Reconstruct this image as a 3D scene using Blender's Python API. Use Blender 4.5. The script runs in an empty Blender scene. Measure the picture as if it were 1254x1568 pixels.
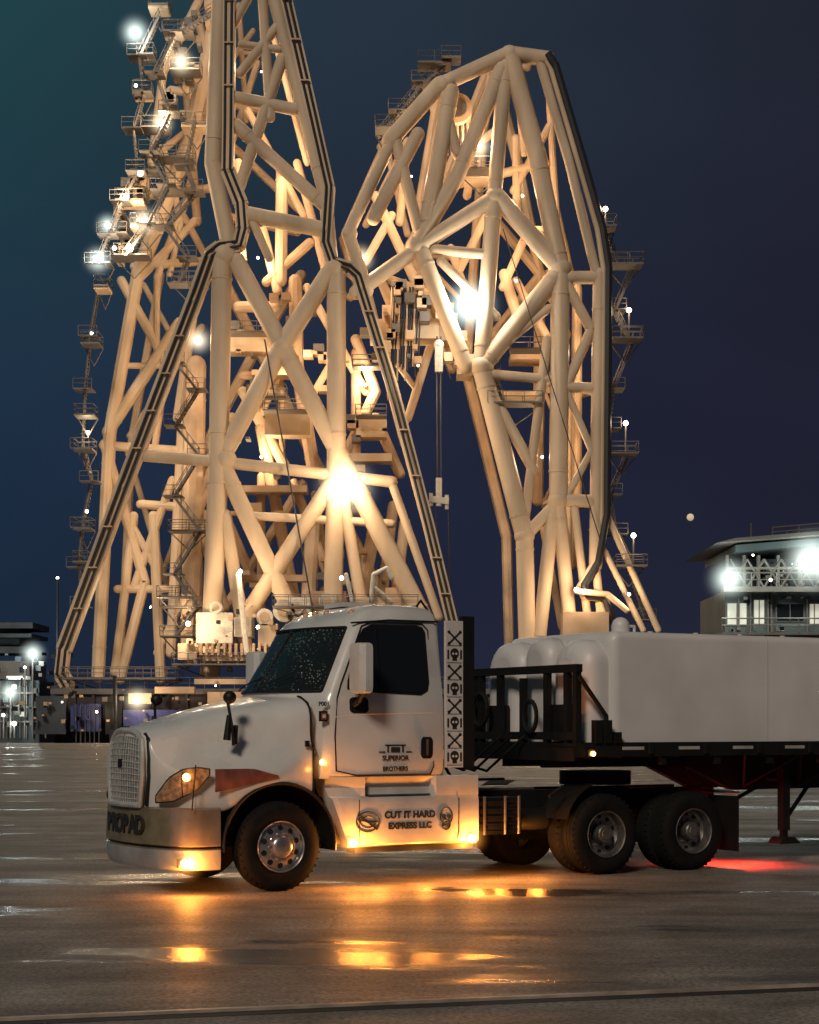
import bpy, math, random
from mathutils import Vector, Matrix
random.seed(7)
sc=bpy.context.scene
sc.view_settings.view_transform='Standard'
sc.view_settings.look='None'
sc.view_settings.exposure=0
R=math.radians
LP=.22     # crane floodlight power scale
# ------------------------------------------------------------------ materials
def nt(m): return m.node_tree.nodes, m.node_tree.links
def mat(name,col,rough=.5,metal=0,var=.12,vscale=3.0,bump=0,bscale=40,coat=0,rvar=0,emit=None,es=0,spec=None,streak=0):
    m=bpy.data.materials.new(name); m.use_nodes=True
    n,l=nt(m); b=n['Principled BSDF']
    b.inputs['Base Color'].default_value=(*col,1); b.inputs['Roughness'].default_value=rough
    b.inputs['Metallic'].default_value=metal
    if coat: b.inputs['Coat Weight'].default_value=coat; b.inputs['Coat Roughness'].default_value=.08
    if spec is not None: b.inputs['Specular IOR Level'].default_value=spec
    tc=n.new('ShaderNodeTexCoord')
    if var:
        no=n.new('ShaderNodeTexNoise'); no.inputs['Scale'].default_value=vscale; no.inputs['Detail'].default_value=5
        if streak:
            mp=n.new('ShaderNodeMapping'); mp.inputs['Scale'].default_value=(1,1,streak); l.new(tc.outputs['Object'],mp.inputs[0]); l.new(mp.outputs[0],no.inputs['Vector'])
        else: l.new(tc.outputs['Object'],no.inputs['Vector'])
        mr=n.new('ShaderNodeMapRange'); mr.inputs[1].default_value=.3; mr.inputs[2].default_value=.7
        mr.inputs[3].default_value=1-var; mr.inputs[4].default_value=1+var*.5
        l.new(no.outputs[0],mr.inputs[0])
        mx=n.new('ShaderNodeVectorMath'); mx.operation='SCALE'; mx.inputs[0].default_value=col
        l.new(mr.outputs[0],mx.inputs['Scale']); l.new(mx.outputs[0],b.inputs['Base Color'])
        if rvar:
            m2=n.new('ShaderNodeMapRange'); m2.inputs[1].default_value=.35; m2.inputs[2].default_value=.65
            m2.inputs[3].default_value=rough-rvar; m2.inputs[4].default_value=rough+rvar
            l.new(no.outputs[0],m2.inputs[0]); l.new(m2.outputs[0],b.inputs['Roughness'])
    if bump:
        nb=n.new('ShaderNodeTexNoise'); nb.inputs['Scale'].default_value=bscale; nb.inputs['Detail'].default_value=4
        l.new(tc.outputs['Object'],nb.inputs['Vector'])
        bp=n.new('ShaderNodeBump'); bp.inputs['Strength'].default_value=bump; bp.inputs['Distance'].default_value=.02
        l.new(nb.outputs[0],bp.inputs['Height']); l.new(bp.outputs[0],b.inputs['Normal'])
    if emit:
        b.inputs['Emission Color'].default_value=(*emit,1); b.inputs['Emission Strength'].default_value=es
        m.cycles.emission_sampling='NONE'
    return m
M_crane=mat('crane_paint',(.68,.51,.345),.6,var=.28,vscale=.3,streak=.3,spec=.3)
M_crane2=mat('crane_paint_shaded',(.57,.40,.26),.6,var=.35,vscale=.3,spec=.3)  # darkened copy of the crane paint; interior dimness put into the colour
M_pipe=mat('black_pipe',(.02,.02,.022),.5,var=0)
M_steel=mat('galvanised_steel',(.17,.155,.14),.5,.3)
M_deckgear=mat('white_machinery',(.62,.58,.5),.5,var=.2)
M_cable=mat('steel_cable',(.04,.04,.045),.5)
M_lamp=mat('lamp_glow_cool',(.9,.95,.9),.5,var=0,emit=(1,.95,.82),es=10)
M_lampw=mat('lamp_glow_warm',(.9,.9,.8),.5,var=0,emit=(1,.86,.62),es=9)
M_amber=mat('amber_lens',(.9,.4,.08),.3,var=0,emit=(1,.46,.10),es=14)
M_amboff=mat('amber_lens_unlit',(.55,.33,.16),.25,var=0,coat=.6)
M_white=mat('white_paint',(.63,.60,.56),.30,var=.16,vscale=1.5,coat=.4,rvar=.06)
M_white2=mat('white_fairing',(.54,.51,.47),.38,var=.28,vscale=2.3,coat=.25)
M_cargo=mat('white_wrap',(.64,.605,.58),.42,var=.14,vscale=1.0,bump=.14,bscale=2.0)
M_black=mat('black_plastic',(.010,.010,.010),.5,var=.2,spec=.3)
M_dark=mat('chassis_black',(.010,.0095,.009),.6,var=.3,spec=.22)
M_rub=mat('tyre_rubber',(.0085,.008,.0075),.85,var=.3,vscale=12,bump=.2,bscale=60,spec=.15)
M_alu=mat('polished_aluminium',(.62,.60,.57),.25,.9,var=.25,vscale=9)
M_alud=mat('dirty_aluminium',(.26,.24,.22),.42,.8,var=.4,vscale=9)
M_chr=mat('bumper_chrome',(.36,.29,.22),.24,.5,var=.35,vscale=3)
M_grl=mat('grille_mesh',(.36,.35,.33),.38,.3,var=.6,vscale=38,bump=.9,bscale=55)
M_glass=mat('dark_glass',(.010,.012,.014),.05,var=0,spec=.6)
M_red=mat('red_marker',(.5,.03,.02),.3,var=0,emit=(1,.05,.02),es=6)
M_strip=mat('reflective_strip',(.42,.38,.34),.3,var=.3)
M_redd=mat('red_sticker_and_reflection',(.26,.08,.05),.3,var=.6,vscale=5,coat=.4)  # sticker red; on the fender it paints in a reddish reflection
M_lens=mat('headlight_glass',(.22,.15,.10),.10,var=.8,vscale=16,coat=1,emit=(1,.35,.07),es=.07)
M_hull=mat('barge_hull',(.05,.035,.035),.6,var=.3,vscale=.2)
M_blue=mat('blue_steel',(.04,.05,.19),.5,var=.3)
M_bld=mat('port_building_cladding',(.075,.10,.105),.6,var=.3,vscale=.4)
M_bld2=mat('dark_port_machinery',(.045,.055,.065),.6,var=.4,vscale=.4)
M_win=mat('lit_window',(.6,.6,.5),.3,var=.3,vscale=1.2,emit=(.9,.85,.72),es=.35)
M_moon=mat('moon_surface',(.5,.45,.35),.9,var=.2,emit=(1,.75,.45),es=.45)
def wind():
    m=bpy.data.materials.new('wet_windscreen'); m.use_nodes=True; n,l=nt(m); b=n['Principled BSDF']
    tc=n.new('ShaderNodeTexCoord'); v=n.new('ShaderNodeTexVoronoi'); v.inputs['Scale'].default_value=26; l.new(tc.outputs['Object'],v.inputs['Vector'])
    no=n.new('ShaderNodeTexNoise'); no.inputs['Scale'].default_value=3; no.inputs['Detail'].default_value=5; l.new(tc.outputs['Object'],no.inputs['Vector'])
    mr=n.new('ShaderNodeMapRange'); mr.inputs[1].default_value=.12; mr.inputs[2].default_value=.34; mr.inputs[3].default_value=1; mr.inputs[4].default_value=0; l.new(v.outputs['Distance'],mr.inputs[0])
    m2=n.new('ShaderNodeMapRange'); m2.inputs[1].default_value=.40; m2.inputs[2].default_value=.58; l.new(no.outputs[0],m2.inputs[0])
    k=n.new('ShaderNodeMath'); k.operation='MULTIPLY'; l.new(mr.outputs[0],k.inputs[0]); l.new(m2.outputs[0],k.inputs[1])
    r=n.new('ShaderNodeMixRGB'); l.new(k.outputs[0],r.inputs[0]); r.inputs[1].default_value=(.011,.012,.012,1); r.inputs[2].default_value=(.30,.30,.28,1); l.new(r.outputs[0],b.inputs['Base Color'])
    b.inputs['Roughness'].default_value=.12; b.inputs['Specular IOR Level'].default_value=.4
    bp=n.new('ShaderNodeBump'); bp.inputs['Strength'].default_value=.8; bp.inputs['Distance'].default_value=.01; l.new(k.outputs[0],bp.inputs['Height']); l.new(bp.outputs[0],b.inputs['Normal'])
    return m
M_wind=wind()
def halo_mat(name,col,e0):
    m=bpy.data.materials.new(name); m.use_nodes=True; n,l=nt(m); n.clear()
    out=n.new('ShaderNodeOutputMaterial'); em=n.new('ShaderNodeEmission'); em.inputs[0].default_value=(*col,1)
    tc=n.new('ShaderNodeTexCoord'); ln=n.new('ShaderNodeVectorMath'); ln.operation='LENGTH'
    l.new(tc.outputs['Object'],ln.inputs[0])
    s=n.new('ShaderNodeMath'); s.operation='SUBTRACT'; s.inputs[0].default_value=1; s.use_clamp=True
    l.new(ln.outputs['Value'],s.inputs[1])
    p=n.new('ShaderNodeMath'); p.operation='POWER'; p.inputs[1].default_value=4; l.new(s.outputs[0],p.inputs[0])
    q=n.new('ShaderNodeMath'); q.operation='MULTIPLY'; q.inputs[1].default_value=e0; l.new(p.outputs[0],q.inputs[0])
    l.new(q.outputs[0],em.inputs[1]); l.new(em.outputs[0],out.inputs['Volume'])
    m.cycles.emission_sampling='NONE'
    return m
M_halo=halo_mat('lamp_bloom',(1,.84,.58),1.9)  # glow volumes added round lamps to imitate camera bloom, not real mist
M_haloc=halo_mat('lamp_bloom_cool',(.85,1,.92),1.7)
M_halob=halo_mat('lamp_bloom_building',(.85,1,.92),2.4)
M_haloa=halo_mat('lamp_bloom_amber',(1,.36,.06),14)

# ------------------------------------------------------------------ mesh builder
class MB:
    def __init__(s): s.v=[];s.f=[];s.m=[]
    def add(s,vs,fs,m=0):
        o=len(s.v); s.v+= [tuple(v) for v in vs]
        for f in fs: s.f.append(tuple(i+o for i in f)); s.m.append(m)
    def frame(s,a,b):
        d=(b-a).normalized(); up=Vector((0,0,1)) if abs(d.z)<.95 else Vector((0,1,0))
        x=d.cross(up).normalized(); y=x.cross(d).normalized(); return x,y
    def tube(s,a,b,r,m=0,n=10,r2=None):
        a=Vector(a);b=Vector(b)
        if (b-a).length<1e-6: return
        r2=r if r2 is None else r2
        x,y=s.frame(a,b); vs=[]
        for c,rr in((a,r),(b,r2)):
            for i in range(n):
                t=2*math.pi*i/n; vs.append(c+x*math.cos(t)*rr+y*math.sin(t)*rr)
        fs=[(i,(i+1)%n,n+(i+1)%n,n+i) for i in range(n)]
        fs+=[tuple(range(n-1,-1,-1)),tuple(range(n,2*n))]
        s.add(vs,fs,m)
    def path(s,pts,r,m=0,n=8):
        for a,b in zip(pts,pts[1:]): s.tube(a,b,r,m,n)
        for p in pts[1:-1]: s.ball(p,r*1.0,m,n,max(4,n//2))
    def beam(s,a,b,w,h,m=0):
        a=Vector(a);b=Vector(b); x,y=s.frame(a,b); vs=[]
        for c in(a,b):
            for i,j in((-1,-1),(1,-1),(1,1),(-1,1)): vs.append(c+x*i*w/2+y*j*h/2)
        s.add(vs,[(3,2,1,0),(4,5,6,7),(0,1,5,4),(1,2,6,5),(2,3,7,6),(3,0,4,7)],m)
    def box(s,x0,x1,y0,y1,z0,z1,m=0):
        vs=[(x,y,z) for z in(z0,z1) for x,y in((x0,y0),(x1,y0),(x1,y1),(x0,y1))]
        s.add(vs,[(3,2,1,0),(4,5,6,7),(0,1,5,4),(1,2,6,5),(2,3,7,6),(3,0,4,7)],m)
    def prism(s,pts,off,m=0):
        n=len(pts); off=Vector(off); vs=[Vector(p) for p in pts]; vs+=[v+off for v in vs]
        fs=[tuple(range(n-1,-1,-1)),tuple(range(n,2*n))]+[(i,(i+1)%n,n+(i+1)%n,n+i) for i in range(n)]
        s.add(vs,fs,m)
    def ball(s,c,r,m=0,n=12,k=8):
        c=Vector(c); vs=[c+Vector((0,0,r))]
        for j in range(1,k):
            p=math.pi*j/k
            for i in range(n):
                t=2*math.pi*i/n; vs.append(c+Vector((math.sin(p)*math.cos(t),math.sin(p)*math.sin(t),math.cos(p)))*r)
        vs.append(c-Vector((0,0,r))); fs=[]
        for i in range(n): fs.append((0,1+i,1+(i+1)%n))
        for j in range(k-2):
            for i in range(n):
                a=1+j*n+i;b=1+j*n+(i+1)%n; fs.append((a,a+n,b+n,b))
        e=len(vs)-1; o=1+(k-2)*n
        for i in range(n): fs.append((e,o+(i+1)%n,o+i))
        s.add(vs,fs,m)
    def grid(s,rows,m=0,flip=False,closed=False,mf=None):
        o=len(s.v); nr=len(rows); nc=len(rows[0])
        for r in rows: s.v+=[tuple(p) for p in r]
        for i in range(nr-1):
            for j in range(nc if closed else nc-1):
                k=(j+1)%nc
                f=(o+i*nc+j,o+i*nc+k,o+(i+1)*nc+k,o+(i+1)*nc+j)
                s.f.append(f[::-1] if flip else f); s.m.append(mf(i,j) if mf else m)
    def lathe(s,prof,c,m=0,n=40,side=1):
        rows=[]
        for r,o in prof:
            rows.append([(c[0]+r*math.cos(2*math.pi*i/n),c[1]+o*side,c[2]+r*math.sin(2*math.pi*i/n)) for i in range(n)])
        s.grid(rows,m,closed=True,flip=side>0)
    def obj(s,name,mats,parent=None,ang=35,sub=0,bevel=0):
        me=bpy.data.meshes.new(name); me.from_pydata(s.v,[],s.f); me.update()
        for mm in mats: me.materials.append(mm)
        me.polygons.foreach_set('material_index',s.m)
        me.polygons.foreach_set('use_smooth',[True]*len(me.polygons))
        me.set_sharp_from_angle(angle=R(ang)); me.update()
        ob=bpy.data.objects.new(name,me); sc.collection.objects.link(ob)
        if parent: ob.parent=parent
        if bevel:
            b=ob.modifiers.new('bevel','BEVEL'); b.width=bevel; b.segments=2; b.limit_method='ANGLE'; b.angle_limit=R(40)
        if sub:
            b=ob.modifiers.new('sub','SUBSURF'); b.levels=sub; b.render_levels=sub
        return ob
def empty(name,loc=(0,0,0),rz=0):
    e=bpy.data.objects.new(name,None); e.location=loc; e.rotation_euler=(0,0,rz); sc.collection.objects.link(e); return e
def plight(name,loc,power,col,rad,parent=None):
    d=bpy.data.lights.new(name,'POINT'); d.energy=power; d.color=col; d.shadow_soft_size=rad
    o=bpy.data.objects.new(name,d); o.location=loc; sc.collection.objects.link(o)
    if parent: o.parent=parent
    return o
def halo(loc,r,m,parent):  # adds a self-glowing ball round a lamp as stand-in for bloom
    b=MB(); b.ball((0,0,0),1,0,14,8); o=b.obj('lamp_bloom',[m],parent); o.location=loc; o.scale=(r,r,r); return o

# ------------------------------------------------------------------ camera
F=2716.0; H=1.89
cam=bpy.data.cameras.new('camera'); co=bpy.data.objects.new('camera',cam); sc.collection.objects.link(co)
co.location=(0,0,H); co.rotation_euler=(R(90),0,0)
cam.sensor_fit='HORIZONTAL'; cam.sensor_width=36; cam.lens=36*F/1254; cam.shift_y=326/1254
cam.clip_end=20000; cam.clip_start=.1; sc.camera=co

# ------------------------------------------------------------------ sky & sun
w=bpy.data.worlds.new('World'); sc.world=w; w.use_nodes=True; n=w.node_tree.nodes; l=w.node_tree.links
bg=n['Background']; 
tc=n.new('ShaderNodeTexCoord'); sep=n.new('ShaderNodeSeparateXYZ'); l.new(tc.outputs['Generated'],sep.inputs[0])
rx=n.new('ShaderNodeMapRange'); rx.inputs[1].default_value=-.25; rx.inputs[2].default_value=.22; l.new(sep.outputs['X'],rx.inputs[0])
def ramp3(a,b_,c,pos=.45):
    r=n.new('ShaderNodeValToRGB'); l.new(rx.outputs[0],r.inputs[0]); k=r.color_ramp
    k.elements[0].color=(*a,1); k.elements[1].color=(*c,1); e=k.elements.new(pos); e.color=(*b_,1); return r.outputs[0]
top=ramp3((.015,.064,.074),(.019,.033,.050),(.015,.017,.029))
mid=ramp3((.011,.026,.052),(.014,.019,.041),(.013,.014,.029))
low=ramp3((.011,.022,.044),(.014,.017,.036),(.018,.021,.038))
def mixc(f,a,b_):
    m_=n.new('ShaderNodeMixRGB'); l.new(f,m_.inputs[0]); l.new(a,m_.inputs[1]); l.new(b_,m_.inputs[2]); return m_.outputs[0]
def mrw(i,a,b_,c=0,d=1):
    m_=n.new('ShaderNodeMapRange'); m_.interpolation_type='SMOOTHSTEP'; m_.inputs[1].default_value=a;m_.inputs[2].default_value=b_;m_.inputs[3].default_value=c;m_.inputs[4].default_value=d; l.new(i,m_.inputs[0]); return m_.outputs[0]
c1=mixc(mrw(sep.outputs['Z'],.0,.14),low,mid); c2=mixc(mrw(sep.outputs['Z'],.14,.42),c1,top)
no=n.new('ShaderNodeTexNoise'); no.inputs['Scale'].default_value=3; no.inputs['Detail'].default_value=3; no.inputs['Distortion'].default_value=.3
mp=n.new('ShaderNodeMapping'); mp.inputs['Scale'].default_value=(1,1,2.5); mp.inputs['Rotation'].default_value=(0,R(20),0); l.new(tc.outputs['Generated'],mp.inputs[0]); l.new(mp.outputs[0],no.inputs['Vector'])
vm=n.new('ShaderNodeVectorMath'); vm.operation='SCALE'; l.new(c2,vm.inputs[0]); l.new(mrw(no.outputs[0],.3,.72,.94,1.16),vm.inputs['Scale'])
sky=n.new('ShaderNodeTexSky'); sky.sky_type='NISHITA'; sky.sun_disc=False; sky.sun_elevation=R(-4); sky.sun_rotation=R(200)
vs=n.new('ShaderNodeVectorMath'); vs.operation='SCALE'; vs.inputs['Scale'].default_value=.03; l.new(sky.outputs[0],vs.inputs[0])
ad=n.new('ShaderNodeVectorMath'); ad.operation='ADD'; l.new(vm.outputs[0],ad.inputs[0]); l.new(vs.outputs[0],ad.inputs[1])
l.new(ad.outputs[0],bg.inputs[0]); bg.inputs[1].default_value=1.0
sd=bpy.data.lights.new('sun','SUN'); sd.energy=1.45; sd.angle=R(12); sd.color=(1,.86,.71)
so=bpy.data.objects.new('sun',sd); sc.collection.objects.link(so)
so.rotation_euler=Vector((.35,1,-.75)).to_track_quat('-Z','Y').to_euler()

# ------------------------------------------------------------------ ground
def ground_mat():
    m=bpy.data.materials.new('wet_asphalt'); m.use_nodes=True; n,l=nt(m); b=n['Principled BSDF']
    tc=n.new('ShaderNodeTexCoord')
    def noise(sc_,det=6,st=(1,1,1),ro=.55,rot=0,loc=(0,0,0)):
        mp=n.new('ShaderNodeMapping'); mp.inputs['Scale'].default_value=st; mp.inputs['Rotation'].default_value=(0,0,rot); mp.inputs['Location'].default_value=loc; l.new(tc.outputs['Object'],mp.inputs[0])
        x=n.new('ShaderNodeTexNoise'); x.inputs['Scale'].default_value=sc_; x.inputs['Detail'].default_value=det; x.inputs['Roughness'].default_value=ro
        l.new(mp.outputs[0],x.inputs['Vector']); return x.outputs[0]
    def mr(i,a,b_,c,d):
        x=n.new('ShaderNodeMapRange'); x.inputs[1].default_value=a;x.inputs[2].default_value=b_;x.inputs[3].default_value=c;x.inputs[4].default_value=d
        l.new(i,x.inputs[0]); return x.outputs[0]
    def mul(a,c):
        g=n.new('ShaderNodeMath'); g.operation='MULTIPLY'; l.new(a,g.inputs[0]); l.new(c,g.inputs[1]); return g.outputs[0]
    med=noise(1.1,8,ro=.68); fine=noise(24,5,ro=.8); streak=noise(.5,7,(.3,1.6,1),ro=.7,rot=.12); big=noise(.2,4,(.7,1.1,1))
    ramp=n.new('ShaderNodeValToRGB'); l.new(mr(big,.3,.7,0,1),ramp.inputs[0])
    ramp.color_ramp.elements[0].color=(.15,.128,.108,1); ramp.color_ramp.elements[1].color=(.27,.232,.195,1)
    wv=n.new('ShaderNodeTexVoronoi'); wv.feature='DISTANCE_TO_EDGE'; wv.inputs['Scale'].default_value=.12
    ns=n.new('ShaderNodeTexNoise'); ns.inputs['Scale'].default_value=.9; ns.inputs['Detail'].default_value=5; l.new(tc.outputs['Object'],ns.inputs['Vector'])
    adv=n.new('ShaderNodeVectorMath'); adv.operation='ADD'; l.new(tc.outputs['Object'],adv.inputs[0]); l.new(ns.outputs[1],adv.inputs[1]); l.new(adv.outputs[0],wv.inputs['Vector'])
    crack=mr(wv.outputs['Distance'],.0,.0025,.6,1)
    pud=noise(.30,6,(.55,1.5,1),rot=.2,ro=.6,loc=(3.1,1.4,0)); pm=mr(pud,.55,.61,0,1)
    g=mul(mul(mul(mul(mr(med,.3,.7,.55,1.35),mr(fine,.36,.64,.30,1.75)),crack),mr(pm,0,1,1,.42)),mr(streak,.35,.7,.7,1.35))
    v=n.new('ShaderNodeVectorMath'); v.operation='SCALE'; l.new(ramp.outputs[0],v.inputs[0]); l.new(g,v.inputs['Scale']); l.new(v.outputs[0],b.inputs['Base Color'])
    rr=n.new('ShaderNodeMix'); rr.data_type='FLOAT'; l.new(pm,rr.inputs[0]); l.new(mr(streak,.35,.7,.62,.42),rr.inputs[2]); rr.inputs[3].default_value=.21
    l.new(rr.outputs[0],b.inputs['Roughness']); b.inputs['Specular IOR Level'].default_value=.34
    bp=n.new('ShaderNodeBump'); bp.inputs['Distance'].default_value=.02; l.new(mr(pm,0,1,.9,.22),bp.inputs['Strength'])
    l.new(fine,bp.inputs['Height']); l.new(bp.outputs[0],b.inputs['Normal'])
    return m
M_gr=ground_mat()
b=MB(); b.box(-600,600,-80,186,-2.5,0,0); g=b.obj('ground',[M_gr])
M_water=mat('harbour_water',(.004,.008,.014),.12,var=0,bump=.4,bscale=.6)
b=MB(); b.add([(-9000,186.2,-2.3),(9000,186.2,-2.3),(9000,9000,-2.3),(-9000,9000,-2.3)],[(0,1,2,3)]); b.obj('water',[M_water])
p0=Vector((-2.62,11.33,0)); p1=Vector((2.96,12.83,0)); d=(p1-p0).normalized(); q=Vector((-d.y,d.x,0))
b=MB()
def strip(b,off,wid,h,m,z=0):
    a=p0-d*60+q*off; c=p1+d*60+q*off
    b.add([a-q*wid/2+Vector((0,0,z)),c-q*wid/2+Vector((0,0,z)),c+q*wid/2+Vector((0,0,z)),a+q*wid/2+Vector((0,0,z)),
           a-q*wid/2+Vector((0,0,h)),c-q*wid/2+Vector((0,0,h)),c+q*wid/2+Vector((0,0,h)),a+q*wid/2+Vector((0,0,h))],
          [(3,2,1,0),(4,5,6,7),(0,1,5,4),(1,2,6,5),(2,3,7,6),(3,0,4,7)],m)
strip(b,0,.05,.022,0); strip(b,-.12,.15,.004,1); strip(b,.07,.05,.004,1)
b.obj('crane_rail',[mat('worn_rail_steel',(.42,.34,.27),.4,.2,var=.5),mat('rail_groove',(.014,.011,.010),.6)])

# ------------------------------------------------------------------ truck
O=Vector((-2.06,21.14,0)); RZ=R(210)
truck=empty('semi_truck',O,RZ)
def interp(xs,ys,x):
    if x<=xs[0]: return ys[0]
    for i in range(len(xs)-1):
        if x<=xs[i+1]:
            t=(x-xs[i])/(xs[i+1]-xs[i]); return ys[i]+(ys[i+1]-ys[i])*t
    return ys[-1]
cb=MB()
Z=[1.27,1.32,1.7,2.1,2.2,2.28,2.66,3.04,3.13,3.22,3.29,3.335,3.35]
XF=[-.42,-.42,-.3,-.28,-.27,-.26,-.50,-.75,-.86,-1.0,-1.18,-1.42,-1.65]
XC=[-.55,-.55,-.58,-.62,-.64,-.68,-.86,-1.04,-1.1,-1.2,-1.32,-1.5,-1.7]
YS=[1.15,1.18,1.19,1.18,1.17,1.155,1.095,1.035,1.01,.96,.87,.70,.40]
XR=[-2.2]*9+[-2.19,-2.15,-2.05,-1.95]
T=[0,.15,.3,.45,.6,.75,.86,.93]
rows=[]
for z,xf,xc,ys_,xr in zip(Z,XF,XC,YS,XR):
    half=[]
    for t in T: half.append((xf-(xf-xc)*t**2.4,ys_*.96*t,z))
    half+= [(xc+.01,ys_*.955,z),(xc-.05,ys_*.988,z),(xc-.12,ys_,z),(xc+(xr-xc)*.5,ys_,z),(xr+.08,ys_,z),(xr+.02,ys_-.03,z),(xr,ys_-.09,z),(xr,0,z)]
    ring=half+[(x,-y,z_) for x,y,z_ in half[-2:0:-1]]
    rows.append(ring)
nh=16; N=len(rows[0])
def mf(i,j):
    jj=j if j<nh-1 else N-1-j
    if 5<=i<=6 and jj<=6: return 1
    return 0
cb.grid(rows,closed=True,mf=mf)
cb.add(rows[-1],[tuple(range(N))],0)
cb.obj('cab_shell',[M_white,M_wind],truck,ang=28)
def ysd(z): return interp([1.32,1.7,2.1,2.28,3.04],[1.18,1.19,1.18,1.155,1.035],z)
tr=MB()
for sg in(1,-1):
    def P(x,z,o): return (x,sg*(ysd(z)+o),z)
    win=[(-.92,2.33),(-1.30,2.29),(-1.84,2.27),(-1.93,2.32),(-1.955,2.42),(-1.955,2.98),(-1.92,3.035),(-1.85,3.05),(-1.28,3.05),(-1.17,3.0),(-1.08,2.86),(-.93,2.42)]
    cx=sum(p[0] for p in win)/len(win); cz=sum(p[1] for p in win)/len(win)
    def pan(k,o,m):
        pts=[P(cx+(x-cx)*k,cz+(z-cz)*k,o) for x,z in win]
        if sg<0: pts=pts[::-1]
        tr.prism(pts,(0,-sg*.02,0),m)
    pan(1.07,.010,1); pan(1.0,.016,0)
    tr.beam(P(-1.30,2.30,.02),P(-1.30,3.04,.02),.02,.03,1)
    door=[(-.74,2.2),(-.70,1.75),(-.72,1.36),(-1.0,1.30),(-1.98,1.30),(-2.03,1.4),(-2.03,3.02),(-1.95,3.10),(-1.25,3.10),(-1.13,3.05),(-.80,2.36),(-.74,2.2)]
    tr.path([P(x,z,.0) for x,z in door],.009,1,6)
    tr.path([P(x,z,.0) for x,z in((-.70,1.98),(-1.2,2.02),(-2.03,2.03))],.006,3,6)
    for hx,hz,ww,hh in((-1.93,1.62,.085,.15),(-1.02,2.12,.13,.11)):
        pts=[P(hx+ww*max(-.8,min(.8,math.cos(a)))*1.2,hz+hh*max(-.85,min(.85,math.sin(a))),.006) for a in [2*math.pi*i/24 for i in range(24)]]
        tr.prism(pts if sg<0 else pts[::-1],(0,-sg*.02,0),1)
    tr.beam(P(-1.93,1.72,.02),P(-1.93,1.53,.02),.02,.03,2)
    tr.box(-.50,-.60,sg*1.17,sg*1.20,1.93,2.05,1); tr.box(-.515,-.585,sg*1.19,sg*1.205,1.95,2.03,5); tr.box(-.53,-.57,sg*1.2,sg*1.208,1.97,2.01,3)
    tr.box(-2.21,-2.45,sg*1.12,sg*1.165,1.38,3.14,3); tr.box(-2.451,-2.62,sg*1.08,sg*1.15,1.35,3.20,1)
    tr.path([(-1.0,sg*1.02,3.085),(-1.5,sg*1.03,3.13),(-2.18,sg*1.03,3.13)],.012,1,6)
gs=[[r[j] for j in range(0,8)] for r in (rows[5],rows[7])]
for sg in(1,-1):
    for g_ in gs: tr.path([(x+.008,sg*y,z) for x,y,z in g_],.016,1,6)
    tr.path([(rows[k][7][0]+.006,sg*rows[k][7][1],rows[k][7][2]) for k in(5,6,7)],.018,1,6)
tr.tube((-.25,0,2.28),(-.74,0,3.04),.010,1)
for y in(.15,-.45): tr.path([(-.23,y,2.30),(-.27,y+.1,2.37),(-.42,y+.50,2.50)],.009,1,6)
for y in(-.75,-.28,0,.28,.75):
    x=-1.05-.18*abs(y)**2; tr.ball((x,y,3.24-.03*abs(y)),.045,4,10,6)
tr.path([(-2.15,.5,3.3),(-2.25,.5,3.42),(-2.35,.5,3.3)],.015,1); tr.box(-1.3,-1.7,-.25,.25,3.33,3.385,3)
tr.obj('cab_trim',[M_glass,M_black,M_alud,M_white,M_amboff,M_redd],truck)
# hood
hd=MB()
U=[0,.08,.18,.28,.38,.48,.58,.68,.78,.86,.92,.97,1.0]
def section(u):
    zt=interp([0,.2,.45,.7,.88,1],[2.26,2.21,2.115,1.995,1.91,1.83],u)
    ww=interp([0,.3,.6,.85,1],[1.10,.97,.81,.68,.60],u)
    yf=interp([0,.15,.5,.8,1],[1.165,1.20,1.22,1.18,1.10],u)
    zf=interp([0,.2,.4,.7,1],[1.75,1.58,1.46,1.43,1.37],u)
    return [(0,zt),(.4*ww,zt-.008),(.75*ww,zt-.045),(.93*ww,zt-.12),(ww,zt-.24),(ww*.6+yf*.4-.03,(zt-.3)*.35+zf*.65+.02),(yf-.06,zf-.03),(yf,zf-.14)]
def xfr(y): return interp([0,.4,.62,.85,1.0,1.1,1.22],[1.40,1.37,1.30,1.20,1.09,.99,.88],abs(y))
rowsH=[]
for u in U:
    sec=section(u); r=[]
    for y,z in sec: r.append((-.42+(xfr(y)+.42)*u,y,z))
    x=r[-1][0]; y=r[-1][1]
    if x<.70: zb=.51+math.sqrt(max(.0,.72**2-x*x)) if abs(x)<.70 else 1.0
    else: zb=.93
    zb=max(zb,.93) if x>0 else max(zb,1.0)
    zb=min(zb,r[-1][2]-.03)
    r.append((x,y+.005,(r[-1][2]+zb)/2)); r.append((x,y,zb)); r.append((x,y-.05,zb-.01))
    rowsH.append(r)
full=[ [(x,-y,z) for x,y,z in r[:0:-1]]+r for r in rowsH]
hd.grid(full,0,flip=True)
last=full[-1]; nose=[last]
for t,dx in((.04,.02),(.3,.03),(.65,.02),(1,0)):
    nose.append([(x+dx,y,z+(min(.93,z)-z)*t) for x,y,z in last])
hd.grid(nose,0,flip=True)
hd.obj('hood',[M_white],truck,ang=180,sub=2)
b=MB(); b.path([(x-.012,y*1.002,z+.003) for x,y,z in full[0]],.012,0,6)
for sg in(1,-1): b.box(-.32,-.37,sg*1.17,sg*1.195,1.64,1.71,0)
b.obj('hood_seam',[M_black],truck)
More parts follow.
